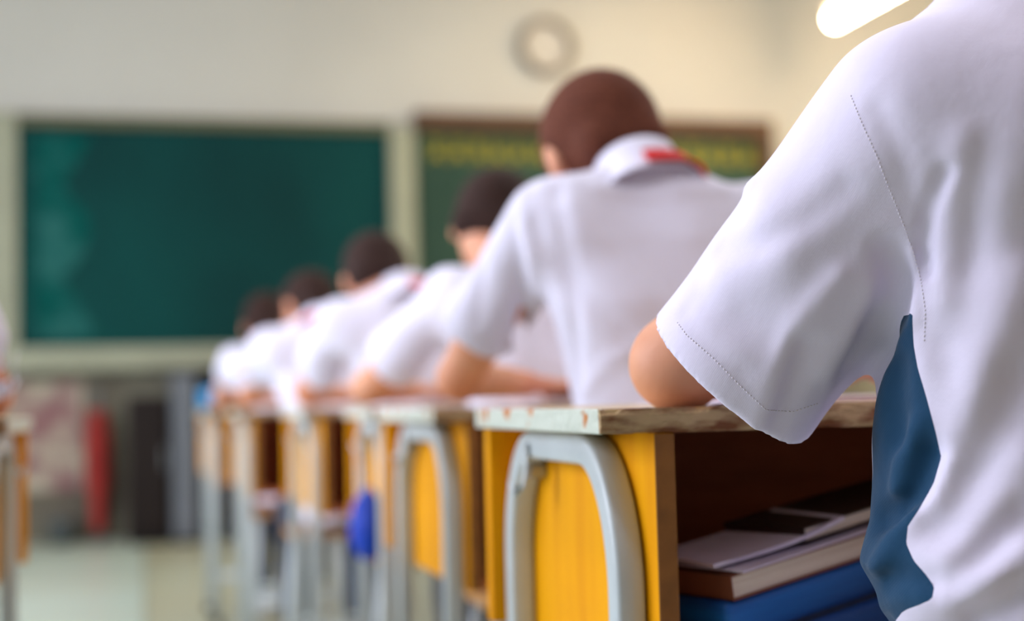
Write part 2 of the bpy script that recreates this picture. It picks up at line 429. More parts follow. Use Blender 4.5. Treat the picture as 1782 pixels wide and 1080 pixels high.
# things under the blackboard
o=obj('poster',bx(-.78,-.34,WY-.012,WY,.30,.93),M['poster']); tag(o,'mottled cream and mauve poster on the lower wall beside the red banner','poster')
# red banner rolled on a pole, leaning on the wall
rb=empty('rolled_banner',(-.26,WY-.12,0)); tag(rb,'faded red cloth banner rolled round a pole standing against the wall','banner')
V=[];Fq=[];S=24;NN=26
for i in range(NN):
    z=.06+.70*i/(NN-1); r=.045+.022*math.sin(math.pi*min(1,max(0,(i/(NN-1)-.1))))+(.012 if 8<i<22 else 0)
    for k in range(S):
        a=2*math.pi*k/S; q=r*(1+.16*math.sin(a*5+z*4)); V.append((q*math.cos(a)*.85,q*math.sin(a)*.8,z))
for i in range(NN-1):
    for k in range(S): Fq.append((i*S+k,i*S+(k+1)%S,(i+1)*S+(k+1)%S,(i+1)*S+k))
Fq.append(tuple(range(S))[::-1]); Fq.append(tuple((NN-1)*S+k for k in range(S)))
pyobj('cloth',V,Fq,M['banner'],rb)
obj('pole',cyl(nb(),(0,0,0),(0,0,.9),.011,12),M['greymetal'],rb,True)
# small grey pail
pl=empty('pail',(-.46,WY-.16,0)); tag(pl,'small dark grey pail on the floor by the rolled red banner','pail')
bm=nb(); cyl(bm,(0,0,0),(0,0,.14),.065,24,.085); obj('body',bm,M['pail'],pl,True)
bm=nb(); sweep(bm,[(.085*math.cos(a),0,.14+.05*math.sin(a)) for a in [math.pi*k/12 for k in range(13)]],.003,seg=6,ref=Vector((0,1,0))); obj('handle',bm,M['bolt'],pl,True)
# cabinet
cb=empty('cabinet',(.025,WY-.25,0)); tag(cb,'dark brown cabinet with a grey side standing below the blackboard','cabinet')
obj('body',bx(-.115,.115,-.2,.22,.04,.83,.008),M['cabinet'],cb)
d=obj('door',bx(-.105,.105,-.222,-.202,.08,.80,.004),M['cabinet'],cb)
obj('handle',bx(.08,.092,-.245,-.222,.42,.54,.003),M['bolt'],d)
obj('plinth',bx(-.105,.105,-.18,.2,0,.04),M['black'],cb)
lk=empty('locker',(.235,WY-.3,0)); tag(lk,'narrow grey steel locker between the dark cabinet and the desk row','locker')
obj('body',bx(-.08,.05,-.2,.28,.03,.95,.006),M['greymetal'],lk)
obj('door',bx(-.07,.04,-.215,-.2,.08,.92,.003),M['greymetal'],lk)
obj('plinth',bx(-.07,.04,-.18,.26,0,.03),M['black'],lk)
av=empty('speaker_cabinet',(.475,WY-.3,0)); tag(av,'black cabinet behind the farthest pupil, under the chalk ledge','cabinet')
obj('body',bx(-.17,.32,-.15,.28,.02,.97,.01),M['black'],av)
obj('grille',bx(-.14,.29,-.165,-.15,.08,.92,.004),M['cabinet'],av)

# ------------------------------------------------------------------ desks
DW,DD=.60,.46
def upath(y0,y1,z0,z1,r,n=14):
    p=[(0,y0,z0)]
    for k in range(n+1):
        a=math.pi-math.pi/2*k/n; p.append((0,y0+r[0]+r[0]*math.cos(a),z1-r[1]+r[1]*math.sin(a)))
    for k in range(n+1):
        a=math.pi/2-math.pi/2*k/n; p.append((0,y1-r[0]+r[0]*math.cos(a),z1-r[1]+r[1]*math.sin(a)))
    p.append((0,y1,z0)); return p
def make_desk():
    t=empty('school_desk',(0,0,0)); h=DW/2; e=DD/2
    obj('desktop',bx(-h+.003,h-.003,-e+.003,e-.003,.73,.75,.002),M['top'],t)
    for s in(-1,1): obj('side_edge_strip',bx(min(s*h,s*(h-.004)),max(s*h,s*(h-.004)),-e+.003,e,.7295,.7505,.0018),M['edge_pale'],t)
    # chipped near edge: a subdivided strip with bites taken out
    rnd=random.Random(5); n=90; V=[];F=[]
    for i in range(n+1):
        x=-h+DW*i/n; c=.0016*max(0,math.sin(i*1.1)+math.sin(i*.47+1)-.3)+rnd.uniform(0,.0007)
        b=.0022*max(0,math.sin(i*.8+2)+math.sin(i*.31)-.2)
        for (y,z) in ((-e+.004,.7300),(-e+c*.6,.7295+b),(-e-.001,.735),(-e-.001,.745),(-e+c,.7505-c),(-e+.006,.7505)): V.append((x,y,z))
    for i in range(n):
        for k in range(6): a=i*6+k;b2=i*6+(k+1)%6; F.append((a,b2,b2+6,a+6))
    F.append(tuple(range(6))); F.append(tuple(n*6+k for k in range(6))[::-1])
    pyobj('near_edge_strip',V,F,M['edge_worn'],t,False)
    for s in(-1,1):
        x=s*(h-.066)
        obj('side_board',bx(min(x,x+s*.018),max(x,x+s*.018),-e+.006,e-.03,.49,.7295,.0012),M['yellow'],t)
        # raw edge of the side board facing the pupil
        obj('raw_edge',bx(min(x,x+s*.018)+.0006,max(x,x+s*.018)-.0006,-e+.0045,-e+.0062,.4915,.7285),M['panel_edge'],t)
        xl=s*(h-.066+.018+.0145)
        bm=nb(); pts=[Vector(p)+Vector((xl,0,0)) for p in upath(-e+.045,e-.055,.02,.7135,(.095,.125))]
        sweep(bm,pts,.0135,.0145,20,sq=.38); obj('leg_frame',bm,M['steel'],t,True)
        for yy in(-e+.045,e-.055): obj('foot_cap',bx(xl-.018,xl+.018,yy-.02,yy+.02,0,.03,.004),M['black'],t)
        # hook and bolt
        bm=nb(); xo=xl+s*.016; yy=e-.155
        sweep(bm,[(xo,yy,.715),(xo+s*.001,yy,.69),(xo+s*.003,yy+.002,.672),(xo+s*.012,yy+.006,.664),(xo+s*.016,yy+.008,.676)],.002,.007,8)
        obj('bag_hook',bm,M['steel'],t,True)
        bm=nb(); cyl(bm,(xl-s*.012,yy+.038,.688),(xl+s*.004,yy+.038,.688),.011,20); cyl(bm,(xl+s*.004,yy+.038,.688),(xl+s*.008,yy+.038,.688),.007,6)
        obj('bolt',bm,M['bolt'],t)
    obj('front_board',bx(-h+.008,h-.008,e-.03,e-.008,.516,.7295,.0015),M['yellow'],t)
    obj('inner_back',bx(-h+.066,h-.066,e-.036,e-.031,.50,.7295),M['board_in'],t)
    obj('shelf',bx(-h+.0662,h-.0662,-e+.012,e-.036,.492,.505,.001),M['board_in'],t)
    for s in(-1,1): obj('inner_lining',bx(min(s*(h-.0662),s*(h-.0682)),max(s*(h-.0662),s*(h-.0682)),-e+.02,e-.036,.505,.729),M['board_in'],t)
    bm=nb(); xa=h-.066+.018+.0145; sweep(bm,[(-xa,e-.055,.13),(xa,e-.055,.13)],.012,seg=12,ref=Vector((0,0,1)))
    obj('cross_bar',bm,M['steel'],t,True)
    return t
def copytree(o,parent=None):
    c=o.copy(); C.objects.link(c)
    if parent: c.parent=parent
    for ch in [x for x in bpy.data.objects if x.parent==o]: copytree(ch,c)
    return c
def make_stool():
    t=empty('stool',(0,0,0))
    obj('seat',bx(-.16,.16,-.12,.12,.39,.41,.006),M['wood'],t)
    for sx in(-1,1):
        for sy in(-1,1):
            bm=nb(); sweep(bm,[(sx*.13,sy*.09,.39),(sx*.155,sy*.115,0)],.011,.011,10); obj('leg',bm,M['steel'],t,True)
    for s in(-1,1): obj('stretcher',sweep(nb(),[(-.145,s*.105,.14),(.145,s*.105,.14)],.008,seg=8,ref=Vector((0,0,1))),M['steel'],t,True)
    return t
# (slab left edge X, far edge Y, yaw)
DESKS=[(.362,1.585,0),(.392,2.46,R(1)),(.43,3.22,R(-1.5)),(.365,3.95,R(1)),(.262,4.76,0),(.202,5.58,R(1))]
NAMES=['nearest school desk in the row, papers and books on its shelf','school desk just ahead of the nearest one, second in the row',
 'third school desk in the row, blue bag hanging on its side','fourth school desk from the near end of the row',
 'fifth school desk, next to last before the front wall','farthest school desk of the row, small cyan case on its top']
dk0=make_desk(); desks=[];st0=make_stool()
def put_stool(s,x,y,l):
    s.location=(x,y,0); tag(s,l,'stool','stools behind the desks')
for i,(xl,yf,a) in enumerate(DESKS):
    d=dk0 if i==0 else copytree(dk0)
    d.location=(xl+DW/2,yf-DD/2,0); d.rotation_euler=(0,0,a)
    tag(d,NAMES[i],'desk','yellow school desks'); desks.append(d)
dl=copytree(dk0); dl.location=(-.178-DW/2,2.50-DD/2,0); tag(dl,'school desk across the aisle at the left, only its end showing','desk','yellow school desks')
SN=['nearest pupil','second pupil with the short haircut','third pupil with the half hidden head','fourth pupil with the round dark head','fifth pupil','farthest pupil']

# ------------------------------------------------------------------ people
def rotm(bow,turn,tilt):
    """head frame: x right, y face direction, z up; bow forward, turn left, tilt to the left"""
    return (Matrix.Rotation(turn,3,'Z')@Matrix.Rotation(-bow,3,'X')@Matrix.Rotation(-tilt,3,'Y'))
def V3(v): return np.array([float(q) for q in v])
def hand(B,w,d,nrm,side,r=1.0):
    """wrist w, pointing direction d, palm normal nrm (down), side +1 right hand"""
    d=Vector(d).normalized(); n=Vector(nrm); n=(n-d*n.dot(d)).normalized(); s=d.cross(n)*side
    w=Vector(w)
    for q in(-1,-.33,.33,1): B.cone(V3(w+s*q*.008),V3(w+d*.07+s*q*.024),.014,.0115,.010)
    for q,L in((-1.25,.058),(-.42,.068),(.42,.063),(1.25,.050)):
        b=w+d*.072+s*q*.021; m=b+d*L*.5+n*.004; e=b+d*L*.92+n*.018
        B.cone(V3(b),V3(m),.0088,.0078,.004); B.cone(V3(m),V3(e),.0078,.0065,.003)
    b=w+d*.02-s*.022; m=b+d*.028-s*.022+n*.006; e=m+d*.03-s*.006+n*.006
    B.cone(V3(b),V3(m),.011,.0095,.008); B.cone(V3(m),V3(e),.0095,.0078,.003)
def head_parts(B,hc,Rm,ear=True):
    P=lambda x,y,z:V3(Vector(hc)+Rm@Vector((x,y,z)))
    rot=[[float(Rm[i][j]) for j in range(3)] for i in range(3)]
    B.ell(P(0,-.008,.012),(.074,.090,.086),.02,rot); B.ell(P(0,.022,-.04),(.058,.062,.062),.03,rot)
    B.cone(P(0,.055,-.085),P(0,.045,-.07),.022,.03,.025)
    B.cone(P(0,.086,-.012),P(0,.098,-.034),.008,.012,.012)           # nose
    for s in(-1,1):
        B.ell(P(s*.029,.080,-.005),(.015,.010,.010),.006,rot,'s')     # eye sockets
        B.cone(P(s*.018,.083,.012),P(s*.044,.072,.012),.006,.005,.008) # brow
        B.ell(P(s*.036,.058,-.035),(.02,.02,.02),.02,rot)             # cheek
        # ear: rim with a hollow
        B.ell(P(s*.078,-.006,-.012),(.010,.019,.030),.006,rot); B.ell(P(s*.086,.002,-.010),(.006,.010,.017),.004,rot,'s')
    B.cone(P(-.02,.082,-.062),P(.02,.082,-.062),.0025,.0025,.004,'s')
    return P,rot
def face_bits(root,hc,Rm):
    for s in(-1,1):
        e=nb(); bmesh.ops.create_uvsphere(e,u_segments=14,v_segments=10,radius=.0105)
        p=Vector(hc)+Rm@Vector((s*.029,.071,-.005)); bmesh.ops.translate(e,verts=e.verts,vec=p)
        eo=obj('eye',e,M['eye'],root,True)
        e=nb(); p2=p+Rm@Vector((0,.0085,0)); bmesh.ops.create_uvsphere(e,u_segments=12,v_segments=8,radius=.0045); bmesh.ops.translate(e,verts=e.verts,vec=p2)
        obj('iris',e,M['iris'],eo,True)
    l=nb(); pts=[Vector(hc)+Rm@Vector((x,.0835-abs(x)*.35,-.0625)) for x in(-.022,-.011,0,.011,.022)]
    sweep(l,pts,.003,.003,8,ref=Vector((0,0,1))); obj('mouth',l,M['lip'],root,True)
def hair_part(root,hc,Rm,m,h,up=0.0):
    hc=Vector(hc); lo=hc-Vector((.13,)*3); hi=hc+Vector((.13,)*3)
    H=Field(lo,hi,h); rot=[[float(Rm[i][j]) for j in range(3)] for i in range(3)]
    P=lambda x,y,z:V3(hc+Rm@Vector((x,y,z)))
    H.ell(P(0,-.012,.018),(.083,.098,.092),.01,rot)
    H.cone(P(-.035,-.062,-.045+up),P(.035,-.062,-.045+up),.03,.03,.03)
    # cut the face and below the hairline
    n=Rm@Vector((0,1,-.75)).normalized(); H.plane(P(0,.052,.0),n)
    n=Rm@Vector((0,.35,-1)).normalized(); H.plane(P(0,0,-.052+up),n)
    for s in(-1,1): H.ell(P(s*.082,.004,-.018),(.022,.026,.032),.006,rot,'s')
    H.f+= (.0014*np.sin(H.ax[0][:,None,None]*310)*np.sin(H.ax[2][None,None,:]*290)*np.sin(H.ax[1][None,:,None]*270)).astype(np.float32)
    return fobj('hair',H,m,root,1)
def band(name,c,Rm,rx,ry,zlo,zhi,flare,thick,m,root,a0=0,a1=2*math.pi,wob=0,n=56):
    """collar-like standing band around the neck, open arc a0..a1, real thickness"""
    V=[];F=[]; c=Vector(c); full=abs(a1-a0)>6.28
    K=8
    for i in range(n+1):
        a=a0+(a1-a0)*i/n
        prof=[]
        for j in range(K+1):
            t=j/K; z=zlo+(zhi-zlo)*t; fl=flare*(1-t)**1.5+wob*math.sin(a*5)*(1-t)
            prof.append((rx+fl,ry+fl,z))
        back=[(x-thick,y-thick,z) for x,y,z in prof][::-1]
        for (x,y,z) in prof+back: V.append(c+Rm@Vector((x*math.cos(a),y*math.sin(a),z)))
    S=2*(K+1)
    for i in range(n):
        for k in range(S): F.append((i*S+k,i*S+(k+1)%S,(i+1)*S+(k+1)%S,(i+1)*S+k))
    if not full: F.append(tuple(range(S))[::-1]); F.append(tuple(n*S+k for k in range(S)))
    return pyobj(name,V,F,m,root)
def boy(label,J,res=.008,hairm='hair',scarf=True,bow=.5,turn=0,tilt=0,seed=0,bare_knee=False,scarf_arc=(math.pi*1.02,math.pi*2.2),folds=(),hand_dir=None,shirt_tail=True):
    sx,sy,sz=J['chest']; px_,py_,pz=J['pelvis']
    root=empty('person',(px_,py_,0)); tag(root,label,'person','pupils in white shirts')
    W=J.get('w',.155)                      # half shoulder width
    shl=Vector(J.get('shl',(sx-W,sy+.01,sz))); shr=Vector(J.get('shr',(sx+W,sy+.01,sz)))
    hd=Vector(J['head']); Rm=rotm(bow,turn,tilt)*J.get('hs',1)
    nk=Vector((sx,sy+.015,sz+.055)); eL,eR=Vector(J['eL']),Vector(J['eR']); wL,wR=Vector(J['wL']),Vector(J['wR'])
    kz=.435; kn=[Vector((px_-.10,py_+.34,kz)),Vector((px_+.10,py_+.34,kz))]
    ft=[Vector((px_-.10,py_+.36,.07)),Vector((px_+.10,py_+.36,.07))]
    hip=[Vector((px_-.075,py_+.0,pz-.02)),Vector((px_+.075,py_,pz-.02))]
    allp=[shl,shr,hd,eL,eR,wL,wR,nk,Vector((px_,py_,pz))]+kn+ft+hip
    lo=[min(p[i] for p in allp)-.19 for i in range(3)]; hi=[max(p[i] for p in allp)+.19 for i in range(3)]; lo[2]=-.01
    # ---- skin body
    B=Field(lo,hi,min(res,.007))
    P,rot=head_parts(B,hd,Rm)
    skb=hd+Rm@Vector((0,-.03,-.06))
    B.cone(V3(skb),V3(nk-Vector((0,.01,.03))),.046,.052,.03)
    B.cone(V3(nk-Vector((0,0,.06))),V3((px_,py_,pz)),.07,.085,.05)
    B.cone(V3(shl),V3(shr),.04,.04,.04)
    for s,sh,e,w in((-1,shl,eL,wL),(1,shr,eR,wR)):
        B.cone(V3(sh),V3(e),.042,.034,.02); B.cone(V3(e),V3(w),.033,.022,.012)
        d=(w-e).normalized() if hand_dir is None else Vector(hand_dir)
        hand(B,w,d,(0,0,-1),s)
    for s in(0,1):
        B.cone(V3(hip[s]),V3(kn[s]),.066,.048,.03); B.cone(V3(kn[s]),V3(ft[s]),.046,.03,.02); B.cone(V3(ft[s]),V3(ft[s]+Vector((0,.1,-.03))),.028,.026,.02)
    local(fobj('body',B,M['skin'],root,1),root)
    for x in range(1):
        n0=set(bpy.data.objects); face_bits(root,hd,Rm)
        for o in set(bpy.data.objects)-n0:
            if o.parent==root: local(o,root)
    local(hair_part(root,hd,Rm,M[hairm],min(res,.006)),root)
    # ---- shirt
    S=Field(lo,hi,res)
    z0=pz-.06
    zs=[z0,pz+.05,pz+.2,sz-.12,sz-.03,sz+.03]; f=lambda a,b,t:a+(b-a)*t
    tt=[(z-pz)/(sz-pz) for z in zs]
    cx=[f(px_,sx,max(0,t)) for t in tt]; cy=[f(py_,sy,max(0,t)) for t in tt]
    S.tower(zs,cx,cy,[.142,.138,.136,W-.004,W-.004,W*.78],[.124,.116,.10,.10,.085,.055],.03)
    S.cone(V3(shl+Vector((.03,0,.0))),V3(nk-Vector((0.045,.012,.014))),.058,.040,.04); S.cone(V3(shr-Vector((.03,0,0))),V3(nk-Vector((-.045,.012,.014))),.058,.040,.04)
    S.cone(V3(shl+Vector((.03,-.02,-.02))),V3(shr-Vector((.03,.02,.02))),.062,.062,.04)
    S.ell(V3(nk-Vector((0,.004,.008))),(.072,.062,.046),.03)
    for sh,e in((shl,eL),(shr,eR)):
        ax=(e-sh); hem=sh+ax*J.get('sl',.66)
        S.cone(V3(sh),V3(sh+ax*.95),.056,.064,.022)
        n=ax.normalized(); 
        # cut sleeve at the hem, and hollow it
        r,X,Y,Z=S.sub(V3(hem-Vector((.13,)*3)),V3(hem+Vector((.13,)*3)),.0)
        d=(X-hem.x)*n.x+(Y-hem.y)*n.y+(Z-hem.z)*n.z
        rad=np.sqrt((X-hem.x-d*n.x)**2+(Y-hem.y-d*n.y)**2+(Z-hem.z-d*n.z)**2)
        near=(rad<.085)&(d<.16)
        S.f[r]=np.where(near,np.maximum(S.f[r],d),S.f[r]).astype(np.float32)
        S.cone(V3(hem-n*.05),V3(hem+n*.03),.047,.056,.0,'s')
    S.cone(V3(nk+Vector((0,.02,.034))),V3(nk+Vector((0,.05,.10))),.034,.05,.01,'s')
    X=S.ax[0][:,None,None];Y=S.ax[1][None,:,None];Z=S.ax[2][None,None,:]
    rnd=random.Random(seed); a=[rnd.uniform(0,6.28) for _ in range(4)]
    S.f+=(.005*np.sin(X*38+Z*14+a[0]+1.3*np.sin(Z*9+a[1]))+.0022*np.sin(X*22-Z*46+Y*30+a[2])*np.sin(X*17+a[3])).astype(np.float32)
    lay_folds(S,folds)
    local(fobj('shirt',S,M['shirt'],root,2 if res<.008 else 1),root)
    # ---- collar and scarf
    cm=(Matrix.Rotation(-.45-.2*bow,3,'X')@Matrix.Rotation(-tilt*.4,3,'Y'))
    cc=nk+Vector((0,.0,.0))
    local(band('collar',cc,cm,.060,.058,-.036,.040,.026,.003,M['shirt'],root,wob=.002),root)
    if scarf: local(band('neckerchief',cc-Vector((0,.010,.012)),cm,.078,.076,-.014,.014,.014,.006,M['red'],root,scarf_arc[0],scarf_arc[1],wob=.003),root)
    # ---- trousers
    T=Field(lo,hi,max(res,.008))
    T.ell((px_,py_+.01,pz-.03),(.116,.098,.08),.03)
    for s in(0,1):
        T.cone(V3(hip[s]+Vector((0,.03,-.01))),V3(kn[s]),.070,.062,.03)
        if not bare_knee: T.cone(V3(kn[s]),V3(ft[s]+Vector((0,0,.04))),.060,.048,.02)
    X=T.ax[0][:,None,None];Y=T.ax[1][None,:,None];Z=T.ax[2][None,None,:]
    T.f+=(.0022*np.sin(Y*60+Z*45)*np.sin(X*30+1)).astype(np.float32)
    T.plane((0,0,pz+.0),(0,0,1))
    local(fobj('trousers',T,M['navy'],root,1),root)
    for s in(0,1):
        K=Field(ft[s]-Vector((.07,.08,.08)),ft[s]+Vector((.07,.19,.07)),.006); q=ft[s]
        K.cone(V3(q+Vector((0,-.02,-.035))),V3(q+Vector((0,.10,-.040))),.036,.034,.02); K.cone(V3(q),V3(q+Vector((0,.05,-.03))),.036,.03,.02)
        K.plane((0,0,.012),(0,0,-1))
        sh_=local(fobj('shoe',K,M['shoe'],root,1),root)
        so=obj('sole',bx(q.x-.037,q.x+.037,q.y-.055,q.y+.135,0,.014,.006),M['sole'],sh_)
    return root

def A(px,py,Y): return tuple(at(px,py,Y))
# pupil 2
d2n=2.0
boy('second pupil up the row with short hair, bent over his desk',
 dict(chest=(.688,1.90,1.005),pelvis=(.72,1.80,.49),head=A(1050,268,2.03),hs=1.1,w=.165,
      shl=(.535,1.915,1.00),eL=A(800,668,2.12)[:2]+(.795,),wL=(.60,2.26,.785),eR=(.93,2.10,.79),wR=(.76,2.26,.785)),
 res=.006,hairm='hair2',bow=.62,turn=-.05,tilt=.16,seed=2,bare_knee=True,scarf_arc=(math.pi*1.42,math.pi*2.1),
 folds=[([(905,340),(925,450),(940,560),(950,690)],.012,-.007),([(890,380),(905,470),(915,560)],.010,.010),([(968,330),(985,450),(1000,560),(1005,690)],.012,.007),
        ([(930,400),(1010,500),(1090,580),(1130,640)],.016,.008),([(990,360),(1080,460),(1180,560)],.018,-.005),([(850,380),(840,470),(830,560)],.012,.005),([(1010,690),(1060,630),(1120,600)],.010,-.004),
        ([(1040,330),(1140,340),(1260,330)],.012,-.004)])
put_stool(copytree(st0),.72,1.80,'stool under the second pupil with short hair')
# pupil 3
boy('third pupil up the row, head tilted behind the short haired boy',
 dict(chest=(.722,2.66,.952),pelvis=(.74,2.60,.49),head=A(866,396,2.80),hs=1.05,eL=A(640,700,2.93)[:2]+(.79,),wL=(.55,3.02,.785),eR=(.90,2.86,.79),wR=(.76,3.0,.785)),
 bow=.6,turn=-.5,tilt=-.15,seed=3,res=.009)
put_stool(copytree(st0),.74,2.59,'stool under the third pupil, who tilts the head')
# pupil 4
boy('fourth pupil up the row, round dark hair and red neckerchief at the collar',
 dict(chest=(.615,3.40,.955),pelvis=(.68,3.34,.49),head=A(656,482,3.52),eL=(.40,3.62,.79),wL=(.52,3.78,.785),eR=(.84,3.60,.79),wR=(.70,3.78,.785)),
 bow=.6,turn=-.2,tilt=.12,seed=4,res=.010,scarf_arc=(math.pi*1.5,math.pi*2.2))
put_stool(copytree(st0),.68,3.34,'stool under the fourth pupil with the round dark hair')
# pupil 5
boy('fifth pupil up the row, dark hair above a bright ear and cheek, head turned aside',
 dict(chest=(.51,4.20,.93),pelvis=(.55,4.12,.49),head=A(538,536,4.32),eL=(.31,4.42,.79),wL=(.38,4.58,.785),eR=(.70,4.42,.79),wR=(.58,4.58,.785)),
 bow=.55,turn=.5,tilt=-.1,seed=5,res=.012)
put_stool(copytree(st0),.55,4.12,'stool under the fifth pupil with the head turned aside')
# pupil 6
boy('farthest pupil of the row, leaning left in front of the blackboard',
 dict(chest=(.465,5.05,.91),pelvis=(.50,4.95,.49),head=A(466,564,5.14),eL=(.27,5.26,.79),wL=(.38,5.42,.785),eR=(.66,5.26,.79),wR=(.54,5.42,.785)),
 bow=.5,turn=-.3,tilt=.1,seed=6,res=.012,scarf=False)
put_stool(copytree(st0),.50,4.95,'stool under the farthest pupil')
# pupil across the aisle
boy('pupil across the aisle at the left edge, only a white sleeve and elbow showing',
 dict(chest=(-.42,1.93,.97),pelvis=(-.46,1.84,.49),head=(-.45,2.05,1.13),eL=(-.66,2.14,.79),wL=(-.52,2.30,.785),eR=A(-22,705,2.14)[:2]+(.785,),sl=.9,wR=(-.36,2.30,.785)),
 bow=.5,turn=.1,tilt=0,seed=7,res=.010)
put_stool(copytree(st0),-.46,1.83,'stool across the aisle, under the pupil at the left edge')

#@@PUPIL1
# ---- nearest pupil: detailed
def pupil1():
    root=empty('person',(.70,.90,0)); tag(root,'nearest pupil, seen from behind in white twill shirt with navy side panel','person','pupils in white shirts')
    sh=Vector((.570,.955,.952)); el=Vector((.452,1.175,.790)); wr=Vector((.655,1.36,.784)); nk=Vector((.768,1.03,1.085))
    shr=Vector((.87,.97,.95)); elr=Vector((.97,1.18,.79)); wrr=Vector((.80,1.30,.784)); hd=Vector((.778,1.10,1.20))
    Rm=rotm(.6,0,0)
    pel=Vector((.705,.88,.49))
    lo=(.30,.66,-.01);hi=(1.12,1.52,1.36)
    B=Field(lo,hi,.005); head_parts(B,hd,Rm)
    B.cone(V3(hd+Rm@Vector((0,-.03,-.06))),V3(nk-Vector((0,.01,.03))),.046,.052,.03)
    B.cone(V3(nk-Vector((0,0,.06))),V3(pel+Vector((0,.045,0))),.06,.07,.05); B.cone(V3(sh),V3(shr),.04,.04,.04)
    for s,a,e,w in((-1,sh,el,wr),(1,shr,elr,wrr)):
        B.cone(V3(a),V3(e),.046,.038,.02); B.cone(V3(e),V3(w),.037,.023,.014); B.ell(V3(e+Vector((-.004*(-s),-.004,-.006))),(.036,.036,.033),.02)
        hand(B,w,Vector((-s*.75,.55,0)) if s>0 else Vector((1,.12,0)),(0,0,-1),s)
    hip=[pel+Vector((-.08,0,-.02)),pel+Vector((.08,0,-.02))]; kn=[Vector((.60,1.24,.435)),Vector((.81,1.24,.435))]; ft=[Vector((.60,1.28,.07)),Vector((.81,1.28,.07))]
    for s in(0,1):
        B.cone(V3(hip[s]),V3(kn[s]),.066,.048,.03); B.cone(V3(kn[s]),V3(ft[s]),.046,.03,.02); B.cone(V3(ft[s]),V3(ft[s]+Vector((0,.1,-.03))),.028,.026,.02)
    local(fobj('body',B,M['skin'],root,2),root)
    n0=set(bpy.data.objects); face_bits(root,hd,Rm)
    for o in set(bpy.data.objects)-n0:
        if o.parent==root: local(o,root)
    local(hair_part(root,hd,Rm,M['hair'],.006),root)
    local(band('collar',nk+Vector((.0,.015,.018)),Matrix.Rotation(-.6,3,'X'),.060,.058,-.022,.028,.016,.003,M['shirt1'],root,wob=.002),root)
    # shirt
    S=Field((.36,.68,.40),(1.06,1.22,1.17),.003)
    zs=[.42,.55,.60,.635,.665,.70,.78,.86,.93,1.0,1.06]
    S.tower(zs,[.705,.705,.705,.705,.703,.703,.705,.708,.715,.725,.735],[.92,.92,.925,.93,.935,.94,.945,.95,.955,.97,.99],
            [.185,.178,.186,.204,.190,.186,.188,.180,.170,.13,.08],[.125,.12,.118,.118,.116,.112,.110,.108,.10,.08,.055],.03,pw=2.2)
    S.cone(V3(sh+Vector((.035,-.01,-.005))),V3(nk-Vector((.05,.015,.02))),.078,.066,.05); S.cone(V3(shr-Vector((.035,.01,.005))),V3(nk-Vector((-.05,.015,.02))),.078,.066,.05)
    S.cone(V3(sh+Vector((.05,-.02,-.02))),V3(shr-Vector((.05,.02,.02))),.082,.082,.04)
    for q in(0,1):
        c1,c2=at(1600,208,.98),at(1748,134,1.0)
        if q: c1.x=1.43-c1.x; c2.x=1.47-c2.x
        S.cone(V3(c1),V3(c2),.058,.060,.05)
    hemc=[at(1276,654,1.055)]; hemc.append(Vector((2*.715-hemc[0].x,hemc[0].y,hemc[0].z)))
    for s,a,h_,e in((-1,sh,hemc[0],el),(1,shr,hemc[1],elr)):
        n=(h_-a).normalized()
        T=Field(S.o,[S.ax[i][-1] for i in range(3)],.003)
        T.f=T.f[:S.f.shape[0],:S.f.shape[1],:S.f.shape[2]]; T.ax=S.ax; T.f=np.full(S.f.shape,.2,np.float32)
        T.cone(V3(a),V3(h_+n*.05),.083,.0745,.0)
        if s<0: lay_folds(T,SLEEVE)
        # hollow from hem inward; the shirt cloth is 3 mm thick there
        T.plane(h_,(n+Vector((0,.14,0))).normalized())
        T.cone(V3(h_-n*.08),V3(h_+n*.07),.046,.0700,0,'s')
        d=T.f; a_=S.f; k=.014
        hh=np.clip(.5+.5*(a_-d)/k,0,1); S.f=a_*(1-hh)+d*hh-k*hh*(1-hh)
        S.cone(V3(h_-n*.08),V3(h_+n*.07),.046,.0700,0,'s')
    arm=[at(1478,700,1.0),at(1520,655,.98),at(1566,612,.955)]
    for k in (0,1): S.crease([V3(Vector((q.x if k==0 else 1.42-q.x,q.y,q.z))) for q in arm],.020,.0135)
    S.cone(V3(nk-Vector((0,.0,.03))),V3(nk+Vector((0,.03,.10))),.05,.055,.01,'s')
    lay_folds(S,FOLDS)
    X=S.ax[0][:,None,None];Y=S.ax[1][None,:,None];Z=S.ax[2][None,None,:]
    S.f+=(.0012*np.sin(X*55+Z*25+1.5*np.sin(Z*16))*np.sin(Z*11+X*9+2)).astype(np.float32)
    V,F=S.mesh(); V=smooth_mesh(V,F,3); F=np.concatenate([F[:,[0,1,2]],F[:,[0,2,3]]])
    # split into white cloth, navy side panels and navy sleeve stripes
    def fn_side(V):
        """negative inside the navy side panel (left side of the body, mirrored at the right)"""
        x=V[:,0].copy(); z=V[:,2]; y=V[:,1]
        right=x>.71; x=np.where(right,1.42-x,x)
        q=np.stack([x,y,z],1)-V3(CP); dep=q@V3(fw); qx=PW/2+FPX*(q@V3(rr_))/dep; qy=PH/2-FPX*(q@V3(uu_))/dep
        xb=np.interp(qy,[p[1] for p in BPIX],[p[0] for p in BPIX])
        yb=np.interp(z,[.4,.62,.7,.78,.85],[1.0,.99,.975,.970,.955])      # front limit of the panel
        d1=np.where(y<.99,(qx-xb)*dep/FPX,-.02)
        d2=y-yb
        d=np.maximum(np.maximum(d1,d2),z-np.interp(x,[.5,.56,.6],[.815,.812,.80]))
        # never on the sleeve
        r=seg_rad(V,sh,hemc[0]); 
        return np.maximum(d,.0895-r)
